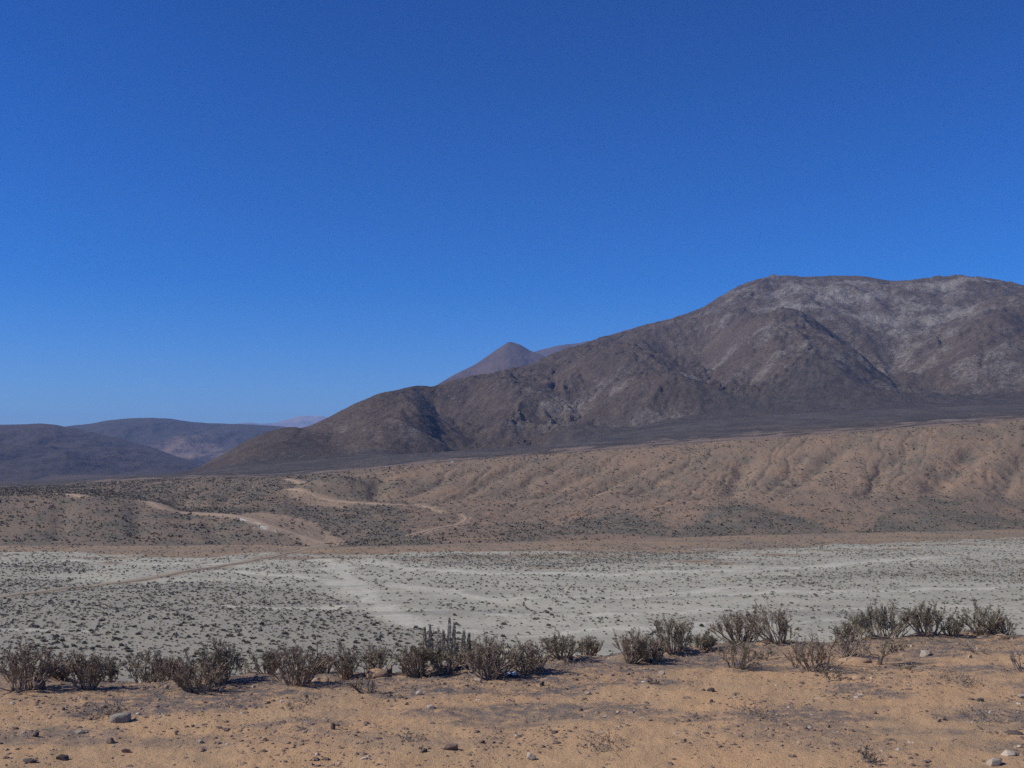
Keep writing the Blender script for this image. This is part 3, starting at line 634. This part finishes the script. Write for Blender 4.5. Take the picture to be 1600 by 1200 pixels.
for i, (px, py, w, hh, leaf, lb, op) in enumerate(SH):
    g = np.random.default_rng(100 + i); r, loc = place(px, py); m_px = r / FPX / math.cos(float(ray(px, py)[0]))
    W, H = w*m_px, hh*m_px*.94
    segs, P, Dv = shrub_geom(g, W, H, op.get('leafy', 1.0), op.get('upright', .5), op.get('n_main'), op.get('dense', 1.0), op.get('bare_trunk', 0))
    root = bpy.data.objects.new('desert_shrub', None); C.objects.link(root); root.location = loc; root.empty_display_size = .2
    tag(root, lb, 'shrub', 'shrubs along the edge of the plateau')
    V, Fq = tubes(segs); link('stems', new_mesh('stems', V, Fq, None, False, M_BARK_PALE if leaf == 'straw' else M_BARK), root)
    V, Fq = blades(P, Dv, .032, .0105, g); link('foliage', new_mesh('foliage', V, Fq, None, False, LEAF[leaf]), root)
    for k in range(op.get('spikes', 0)):
        bx = ([-.42, -.31, -.05, .04, .13, .33, .43, -.36, .22][k])*W*.92 + g.normal()*.015; hs_ = H*op['spike_h']*(.35 + .85*g.random()); zb_ = H*(.72 + .12*g.random())*(1 - .35*(2*bx/W)**2)
        m = 520; t = g.random(m)**1.2; an = g.random(m)*2*math.pi; rr_ = (.048*(1 - t)**.9 + .003)*np.sqrt(.25 + .75*g.random(m))
        P2 = np.stack([bx + np.cos(an)*rr_ + .05*t*np.sign(bx)*abs(bx)/W, -.05*W + np.sin(an)*rr_ + .0*t, H*.28 + t*(zb_ + hs_ - H*.28)], -1)
        D2 = np.stack([np.cos(an)*.28, np.sin(an)*.28, np.ones(m)], -1)
        V, Fq = blades(P2, D2, .055, .009, g); link('spike', new_mesh('spike', V, Fq, None, False, M_SPIKE), root)

# low dead mats
for i, (px, py, w, hh, leaf, lb) in enumerate([
   (165,1116,64,17,'ash','low tangle of dead dark twigs above the largest grey stone'), (945,1163,92,15,'ash','long low grey mat of dead twigs in the open foreground'),
   (1500,1066,84,15,'ash','grey dead mat below the thin dry sprig at right'), (1535,1120,60,12,'ash','grey dead mat near the right edge, lower of the two'),
   (1180,1112,60,9,'ash','flat grey mat on open tan ground in the right half'), (880,1040,56,9,'ash','flat grey mat below the dark upright edge shrub'),
   (640,1152,52,9,'ash','flat grey mat right of the lower middle stones'), (470,1098,60,9,'ash','flat grey mat in front of the broad brown shrub')]):
    g = np.random.default_rng(300 + i); r, loc = place(px, py); m_px = r/FPX/math.cos(float(ray(px, py)[0])); W, H = w*m_px, hh*m_px
    n_ = int(90*W/.6); P = np.stack([g.normal(size=n_)*W*.24, g.normal(size=n_)*W*.42, np.zeros(n_)], -1)
    P[:, 2] = [land_z(loc[0]+p[0], loc[1]+p[1], Zg) - loc[2] - .01 for p in P]
    Dn = g.normal(size=(n_, 3))*[.9, .9, .35]; Dn[:, 2] = np.abs(Dn[:, 2]) + .25; Dn /= np.linalg.norm(Dn, axis=1)[:, None]
    Ln = H*(.45 + .75*g.random((n_, 1)))*np.exp(-(P[:, :1]/(W*.5))**2)
    Ep = P + Dn*Ln*1.3
    root = bpy.data.objects.new('dead_shrub', None); C.objects.link(root); root.location = loc; tag(root, lb, 'dead plant', 'low dead mats on the foreground soil')
    V, Fq = tubes([(a, b, .004, .002) for a, b in zip(P, Ep)]); link('stems', new_mesh('stems', V, Fq, None, False, M_BARK), root)['kind'] = 'stuff'
    k = g.integers(0, n_, n_*7); t = g.random((n_*7, 1)); V, Fq = blades(P[k] + (Ep[k]-P[k])*t, Dn[k] + g.normal(size=(n_*7, 3))*.6, .022, .008, g)
    link('foliage', new_mesh('foliage', V, Fq, None, False, LEAF[leaf]), root)

# ------------------------------------------------------------------ stones
def ico(sub):
    p = (1 + 5**.5)/2; V = [(-1,p,0),(1,p,0),(-1,-p,0),(1,-p,0),(0,-1,p),(0,1,p),(0,-1,-p),(0,1,-p),(p,0,-1),(p,0,1),(-p,0,-1),(-p,0,1)]
    Fq = [(0,11,5),(0,5,1),(0,1,7),(0,7,10),(0,10,11),(1,5,9),(5,11,4),(11,10,2),(10,7,6),(7,1,8),(3,9,4),(3,4,2),(3,2,6),(3,6,8),(3,8,9),(4,9,5),(2,4,11),(6,2,10),(8,6,7),(9,8,1)]
    V = [np.array(v)/np.linalg.norm(v) for v in V]
    for _ in range(sub):
        mid = {}; nf = []
        def mp(a, b):
            k = (min(a, b), max(a, b))
            if k not in mid: v = V[a] + V[b]; V.append(v/np.linalg.norm(v)); mid[k] = len(V) - 1
            return mid[k]
        for a, b, c in Fq: x, y, z = mp(a, b), mp(b, c), mp(c, a); nf += [(a, x, z), (b, y, x), (c, z, y), (x, y, z)]
        Fq = nf
    return np.array(V), np.array(Fq)
def stone_mesh(g, w, d, hgt, angular):
    V, Fq = ico(3)
    for _ in range(16 if angular else 6):      # planed facets
        nrm = g.normal(size=3); nrm /= np.linalg.norm(nrm); c = (.45 if angular else .6) + .35*g.random(); over = np.maximum(V @ nrm - c, 0); V = V - over[:, None]*nrm*(.92 if angular else .6)
    f = 1 + .05*perlin(V[:, 0]*2.3 + g.random()*40, V[:, 1]*2.3 + V[:, 2]*1.7) + .03*perlin(V[:, 0]*6 + V[:, 2]*5, V[:, 1]*6 + g.random()*30)
    return V*f[:, None]*np.array([w*.5, d*.5, hgt*.62]), Fq
def stone_mat(name, a, b):
    n = NT(name, .9); c = n.mix(n.ramp(n.noise(14, 5, .65), .35, .65), a, b); c = n.mix(n.ramp(n.noise(60, 3), .6, .75, 0, .5), c, tuple(x*.6 for x in a))
    n.col(c).bump(n.noise(45, 5, .7), .01, .7); return n.m
SM = {'grey': stone_mat('stone_grey', (.27,.24,.195), (.215,.19,.155)), 'pale': stone_mat('stone_pale', (.36,.30,.235), (.30,.245,.19)), 'white': stone_mat('stone_white', (.42,.355,.275), (.36,.30,.23)),
      'dark': stone_mat('stone_dark', (.085,.07,.06), (.12,.095,.08)), 'brown': stone_mat('stone_brown', (.21,.155,.12), (.165,.12,.095)), 'tan': stone_mat('clod_tan', (.36,.24,.145), (.31,.21,.135))}
ST = [
 (188,1131,31,15,'grey','largest stone, smooth grey and loaf-shaped, at lower left'), (54,1082,26,19,'brown','rounded brown rock at the foot of the leftmost big shrub'),
 (125,1148,17,8,'grey','small grey stone below and left of the loaf-shaped one'), (55,1153,11,8,'dark','small black stone near the left edge'),
 (275,1150,7,8,'dark','small black upright stone right of the loaf-shaped one'), (314,1162,11,6,'grey','small grey-green pebble below the V-shaped shrub'),
 (172,1164,16,12,'brown','dull brown pointed stone below the loaf-shaped one'), (197,1177,17,7,'brown','flat brown stone under the pointed one at lower left'), (98,1190,20,11,'dark','dark broken stone near the lower left corner'),
 (48,1192,24,6,'dark','thin dark sliver of stone at the lower left'), (479,1092,9,7,'brown','small stone on the flat grey mat before the broad shrub'),
 (520,1144,10,17,'dark','dark standing stone taller than wide, lower middle left'), (216,1118,8,5,'white','white pebble right above the loaf-shaped stone'), (260,1079,9,7,'brown','brown chip in front of the grey-green shrub'),
 (172,1056,15,6,'pale','pale flat stone behind the rounded reddish-brown shrub'), (346,1082,13,7,'pale','pale stone right of the foot of the V-shaped shrub'), (505,1067,40,9,'tan','long tan clod right of the broad brown shrub'),
 (589,1058,36,14,'tan','tan mound of earth under the wide olive shrub'), (608,1057,17,16,'brown','small brown rock with a dark side beside the tan mound'), (655,1087,14,7,'white','white oval stone below the open brown shrub'),
 (673,1110,20,10,'pale','pale stone with a dark end below the white oval one'), (748,1068,14,10,'pale','pale pointed stone at the foot of the big dense shrub'), (847,1074,9,9,'dark','black pyramid-shaped stone right of the plastic scrap'),
 (636,1103,8,6,'dark','dark chip left of the pale stone with the dark end'), (704,1174,30,13,'brown','wide brown block of stone near the bottom, left of centre'), (662,1177,18,8,'dark','dark stone left of the wide brown block'),
 (828,1190,18,15,'pale','pale stone with a black side near the bottom centre'), (867,1148,15,8,'dark','dark stone above the bottom centre pale one'), (753,1163,11,7,'dark','dark chip right of the wide brown block'),
 (908,1113,8,7,'dark','small black stone in the open middle ground'), (1111,1082,18,8,'dark','dark flat stone in the open below the small edge shrubs'), (981,1056,9,6,'brown','brown stone in front of the wide grey shrub'),
 (1034,1055,14,6,'pale','pale stone in front of the wide grey shrub'), (918,1086,12,6,'pale','pale flake between dark stones in the middle ground'), (1157,1006,6,5,'white','white pebble at the foot of the bushy grey shrub'),
 (1111,1099,8,7,'dark','small dark stone under the dark flat one'), (1075,1129,9,6,'brown','brown stone alone on the open tan ground'), (1446,1027,22,9,'pale','pale low rock right of the tree-like shrub'),
 (1515,1029,10,5,'pale','pale pebble right of the pale low rock'), (1527,1017,7,5,'white','white pebble at the foot of the thin dry sprig'), (1579,1182,32,9,'white','long whitish flat stone at the right edge near the bottom'),
 (1553,1198,27,12,'pale','pale rounded stone cut by the bottom edge at right'), (1586,1148,24,6,'dark','flat black slab near the right edge'), (1597,1093,14,8,'pale','pale stone cut by the right edge'),
 (1531,1098,13,7,'dark','dark stone left of the pale one at the right edge'), (1548,1116,7,6,'white','white chip on the grey mat near the right edge'), (1467,1129,8,5,'brown','brown chip in the open lower right'),
 (1260,1140,7,5,'dark','dark chip, left of two, in the lower right ground'), (1295,1138,7,5,'dark','dark chip, right of two, in the lower right ground'), (1336,1036,46,9,'tan','smooth tan hump of earth right of the big slanting shrub'),
 (1340,1062,20,7,'tan','small tan clod under the smooth hump'), (1565,999,20,8,'tan','tan clod with a stone on it at the right end of the edge'), (1240,1003,12,5,'pale','pale stone at the right foot of the vase-shaped shrub'), (845,1049,18,8,'tan','tan clod right of the grey shrub by the plastic'),
]
for i, (px, py, w, hh, k, lb) in enumerate(ST):
    g = np.random.default_rng(500 + i); r, loc = place(px, py - hh*.25); m_px = r/FPX/math.cos(float(ray(px, py)[0])); W, H = w*m_px, hh*m_px
    V, Fq = stone_mesh(g, W, W*(.55 + .25*g.random()), H*1.05, k != 'tan')
    if i == 0:
        V, Fq = ico(3); V = np.sign(V)*np.abs(V)**.62*(1 + .06*perlin(V[:, 0]*1.7 + 3, V[:, 1]*1.7 + V[:, 2]*2))[:, None]*np.array([W*.44, W*.24, H*.5]) + [0, 0, .0]; V = V*(1 + .05*perlin(V[:, 0]*30 + 1, V[:, 1]*30 + V[:, 2]*25))[:, None]; V[:, 2] += V[:, 0]*.06
    an = (g.random() - .5)*.8; ca, sa = math.cos(an), math.sin(an); V = V @ np.array([[ca, sa, 0], [-sa, ca, 0], [0, 0, 1]])
    z = loc[2] + H*(.04 if k == 'tan' else .22)
    o = link('clod' if k == 'tan' else 'stone', new_mesh('stone', V, Fq, None, True, SM[k]), None, (loc[0], loc[1], z))
    tag(o, lb, 'earth clod' if k == 'tan' else 'stone', 'stones on the foreground soil')
# scrap of plastic caught under the shrubs
g = np.random.default_rng(9); r, loc = place(798, 1055); u = np.linspace(-1, 1, 12); gu, gv = np.meshgrid(u, u)
zz = .045*(1 - (gu**2 + gv**2)*.4) + .03*perlin(gu*2.1 + 4, gv*2.1) + .015*perlin(gu*5, gv*5 + 3); Vp = np.stack([gu*.09 + .02*perlin(gu*2, gv*2 + 7), gv*.08, zz], -1).reshape(-1, 3)
n = NT('plastic_film', .4); n.col(n.mix(n.ramp(n.noise(20, 3), .4, .6), (.58,.60,.60), (.48,.50,.50)))
tag(link('plastic_bag', new_mesh('plastic_bag', Vp, grid_faces(12, 12), None, True, n.m), None, loc), 'crumpled pale bluish plastic scrap caught under the big dense shrub', 'litter')

# ------------------------------------------------------------------ scattering over the land
def scatter(a, b, dens, count, g, az_lim=R(29.5)):
    s = slice(row_of[a], row_of[b] + 1); c0, c1 = np.searchsorted(AZ, [-az_lim, az_lim])
    x, y, z, dn = X[s, c0:c1], Y[s, c0:c1], Zg[s, c0:c1], dens[s, c0:c1]
    ar = (Rg[s, c0:c1][:-1, :-1])*(AZ[1+c0:c1] - AZ[c0:c1-1])*np.diff(Rg[s, c0:c1], axis=0)[:, :-1]
    w = (ar*dn[:-1, :-1]).ravel(); tot = w.sum(); k = g.choice(len(w), size=count, p=w/tot)
    i, j = np.divmod(k, x.shape[1] - 1); u, v = g.random(count), g.random(count)
    f = lambda q: (q[i, j]*(1-u)*(1-v) + q[i+1, j]*u*(1-v) + q[i, j+1]*(1-u)*v + q[i+1, j+1]*u*v)
    return np.stack([f(x), f(y), f(z)], -1), tot
def tuft(g, n_leaf, flat=.62):
    """unit scrub tuft: ragged tufts of short sprays over a low dome"""
    an = g.random(n_leaf)*2*math.pi; el = np.arcsin(g.random(n_leaf)**.8); rd = .62 + .45*g.random(n_leaf)
    D = np.stack([np.cos(an)*np.cos(el), np.sin(an)*np.cos(el), np.sin(el)*1.0 + .15], -1); T_ = D*rd[:, None]*[.5, .5, flat]
    s = np.cross(D, g.normal(size=(n_leaf, 3))); s /= np.linalg.norm(s, axis=1)[:, None]; w = (.13 + .10*g.random((n_leaf, 1)))*math.sqrt(22/n_leaf)
    B0 = T_*.25
    V = np.stack([B0, T_*.8 + s*w, T_, T_*.8 - s*w], 1).reshape(-1, 3); i = np.arange(n_leaf)[:, None]*4
    return V, np.concatenate([i + np.array([[0, 1, 2]]), i + np.array([[0, 2, 3]])])
def mass(P, sizes, g, n_leaf, variants=6, flat=.62):
    tv = [tuft(g, n_leaf, flat) for _ in range(variants)]; VV, FF = [], []; off = 0
    for k in range(variants):
        p = P[k::variants]; sz = sizes[k::variants]; V, Fq = tv[k]; an = g.random(len(p))*2*math.pi; c, s_ = np.cos(an)[:, None], np.sin(an)[:, None]
        st = (.8 + .5*g.random((len(p), 1)))
        W = np.stack([(V[:, 0]*c - V[:, 1]*s_)*st, V[:, 0]*s_ + V[:, 1]*c, np.broadcast_to(V[:, 2], (len(p), len(V)))], -1)*sz[:, None, None] + p[:, None, :] - [0, 0, .03]
        VV.append(W.reshape(-1, 3)); FF.append((Fq[None] + (np.arange(len(p))*len(V))[:, None, None]).reshape(-1, 3) + off); off += len(p)*len(V)
    return np.concatenate(VV), np.concatenate(FF)
g = np.random.default_rng(21)
def sizes_of(n): return np.clip(np.exp(g.normal(size=n)*.40 - .78), .22, .95)
PV, tot = scatter(L_NEAR, L_BS, scrub*(1 - .35*sstep(L_WF + .1, L_WF + .5, TT)), 31000, g)
sz = sizes_of(len(PV)); rr_ = np.hypot(PV[:, 0], PV[:, 1]); okv = np.abs(np.arctan2(PV[:, 0], PV[:, 1])) < R(24.3)
# the ones that show largest are things of their own
_, te = ray(800, 985); vis = okv & (rr_ > 150)
score = np.where(vis, sz/rr_, 0); top = np.argsort(-score)[:300]
NEARBY = [(34,'big shrub at the left edge'),(138,'rounded reddish-brown shrub'),(238,'soft grey-green shrub'),(310,'V-shaped brown shrub'),(386,'tiny thin grey shrub'),(465,'broad brown fan-shaped shrub'),(540,'narrow grey shrub'),(590,'wide dark olive shrub'),
          (698,'spiked tallest shrub'),(764,'big dense grey-brown shrub'),(826,'grey shrub by the plastic'),(878,'dark upright edge shrub'),(985,'wide grey shrub'),(1054,'tall dark edge shrub'),(1153,'bushy grey shrub'),(1216,'vase-shaped grey shrub'),
          (1274,'big slanting-stemmed shrub'),(1330,'straw-coloured dry shrub'),(1382,'silver-streaked shrub'),(1450,'second last edge shrub'),(1530,'last tall edge shrub')]
def bed_label(p, size):
    d = math.hypot(p[1]*math.cos(PITCH) + (p[2] - CZ)*math.sin(PITCH), 0); px = 800 + FPX*p[0]/d; c_ = (-p[1]*math.sin(PITCH) + (p[2] - CZ)*math.cos(PITCH))/d; py = 600 - FPX*c_
    nb = min(NEARBY, key=lambda t: abs(t[0] - px))[1]
    how = 'wide' if size > .85 else ('medium' if size > .7 else 'small')
    where = 'just behind' if py > 985 else ('a little beyond' if py > 955 else 'well beyond')
    return f'{how} dark riverbed shrub {where} the {nb}'
variants = [new_mesh('valley_shrub', *tuft(g, 70, .5), None, False, M_SCRUB) for _ in range(8)]
for k, q in enumerate(top):
    o = link('valley_shrub', variants[k % 8], None, tuple(PV[q] - [0, 0, .03])); o.scale = (sz[q]*(1.0 + .3*g.random()), sz[q]*(.9 + .3*g.random()), sz[q]*(.8 + .25*g.random())); o.rotation_euler = (0, 0, g.random()*6.28)
    lb = bed_label(PV[q], sz[q])
    tag(o, lb, 'shrub', 'small shrubs scattered over the riverbed')
rest = np.setdiff1d(np.arange(len(PV)), top)
V, Fq = mass(PV[rest], sz[rest], g, 11, 6, .42)
tag(link('valley_scrub', new_mesh('valley_scrub', V, Fq, None, False, M_SCRUB)), 'countless small dark shrubs over the far riverbed', 'scrub', kind='stuff')
hd = np.clip(.22 + .9*fan + .35*sstep(0, .6, fbm(X, Y, 26, 3, .55, 6.1)), 0, 1.3)*(1 - .96*bare)*sstep(L_BS - .1, L_BS + .1, TT)
PH, tot = scatter(L_BS, L_E, hd, 34000, g, R(28)); sh_ = np.clip(np.exp(g.normal(size=len(PH))*.42 - .35), .3, 1.9)
V, Fq = mass(PH, sh_, g, 8, 6, .5)
tag(link('hillside_scrub', new_mesh('hillside_scrub', V, Fq, None, False, M_SCRUB_B)), 'sparse dark scrub dotting the terrace slope', 'scrub', kind='stuff')
# one fresh green plant on the riverbed
a_, r_, x_, y_, z_ = hit(1096, 979, Zg); o = link('green_plant', new_mesh('green_plant', *tuft(g, 60), None, False, M_GREEN), None, (x_, y_, land_z(x_, y_, Zg) - .02)); o.scale = (1.0, 1.0, .8)
tag(o, 'single fresh green plant on the pale riverbed', 'plant')

# small white hut far off on the terrace lip
a_, r_, x_, y_, z_ = hit(707, 722.5, Zg); zb_ = land_z(x_, y_, Zg)
n = NT('whitewash', .8); n.col(n.mix(n.noise(3), (.78,.78,.76), (.70,.70,.68))); M_WHITE = n.m
root = bpy.data.objects.new('hut', None); C.objects.link(root); root.location = (x_, y_, zb_); tag(root, 'tiny white speck of a hut on the terrace lip below the mountain', 'hut')
bxv = lambda x0, x1, y0, y1, z0, z1: [(x0,y0,z0),(x1,y0,z0),(x1,y1,z0),(x0,y1,z0),(x0,y0,z1),(x1,y0,z1),(x1,y1,z1),(x0,y1,z1)]
BXF = [(0,3,2,1),(4,5,6,7),(0,1,5,4),(1,2,6,5),(2,3,7,6),(3,0,4,7)]
link('wall', new_mesh('wall', bxv(-.65,.65,-.5,.5,-.3,1.2), BXF, None, False, M_WHITE), root)
link('roof', new_mesh('roof', [(-.8,-.65,1.2),(.8,-.65,1.2),(.8,.65,1.2),(-.8,.65,1.2),(0,-.65,1.8),(0,.65,1.8)], [(0,1,4,4),(2,3,5,5),(1,2,5,4),(3,0,4,5),(0,3,2,1)] if False else [(1,2,5,4),(3,0,4,5),(0,3,2,1)], None, False, M_WHITE), root)

# ------------------------------------------------------------------ gravel and litter on the foreground soil
def near_points(count, dens=None):
    d = np.where((TT < L_EDGE + .1) & (Rg > 8.5), 1.0, 0.0); d = d if dens is None else d*dens
    return scatter(1, L_EDGE + 1, d, count, g)[0]
iv, if_ = ico(0)
def pebbles(P, s):
    n_ = len(P); V = iv[None]*(1 + .5*(g.random((n_, 12, 1)) - .5))*np.stack([s*(.8 + .6*g.random(n_)), s*(.8 + .6*g.random(n_)), s*(.45 + .4*g.random(n_))], -1)[:, None, :]
    an = g.random(n_)*6.28; c, s_ = np.cos(an)[:, None], np.sin(an)[:, None]
    V = np.stack([V[..., 0]*c - V[..., 1]*s_, V[..., 0]*s_ + V[..., 1]*c, V[..., 2]], -1) + P[:, None, :] + [0, 0, 0]
    return V.reshape(-1, 3), (if_[None] + (np.arange(n_)*12)[:, None, None]).reshape(-1, 3)
n = NT('gravel_mixed', .9); wv = n.voro(9, None, 'Color'); bw = n.n.new('ShaderNodeSeparateColor'); n.l.new(wv, bw.inputs[0])
c = n.mix(n.ramp(bw.outputs[0], .3, .7), (.13,.095,.075), (.24,.17,.12)); c = n.mix(n.ramp(bw.outputs[1], .92, .97), c, (.42,.36,.30)); n.col(c); M_GRAV = n.m
clump = sstep(-.35, .45, fbm(X, Y, 1.7, 3, .55, 2.9)) + .15
P = near_points(12000, clump); V, Fq = pebbles(P, np.clip(np.exp(g.normal(size=len(P))*.5 - 4.35), .005, .045))
tag(link('gravel', new_mesh('gravel', V, Fq, None, False, M_GRAV)), 'loose gravel strewn over the tan soil', 'gravel', kind='stuff')
P = near_points(9000, litter**1.5 + .03); D_ = g.normal(size=(len(P), 3))*[1, 1, .3]; D_[:, 2] = np.abs(D_[:, 2]) + .15
V, Fq = blades(P, D_, .055, .009, g)
tag(link('dry_litter', new_mesh('dry_litter', V, Fq, None, False, LEAF['ash'])), 'grey dry twigs and litter scattered near the shrubs', 'litter', kind='stuff')


# ------------------------------------------------------------------ air
n = bpy.data.materials.new('thin_air'); n.use_nodes = True; nt = n.node_tree; nt.nodes.clear()
out = nt.nodes.new('ShaderNodeOutputMaterial'); pv = nt.nodes.new('ShaderNodeVolumePrincipled')
pv.inputs['Color'].default_value = (.30, .52, 1.0, 1); pv.inputs['Density'].default_value = 5.0e-5; pv.inputs['Anisotropy'].default_value = 0.0
nt.links.new(pv.outputs[0], out.inputs['Volume'])
hx, z0, z1 = 31000., -40., 1700.
Vh = [(sx*hx, sy*hx, z) for z in (z0, z1) for sx, sy in ((-1,-1),(1,-1),(1,1),(-1,1))]
hz = link('haze', new_mesh('haze', Vh, [(0,3,2,1),(4,5,6,7),(0,1,5,4),(1,2,6,5),(2,3,7,6),(3,0,4,7)], None, False, n))
tag(hz, 'thin bluish haze over the whole valley', 'haze', kind='stuff')
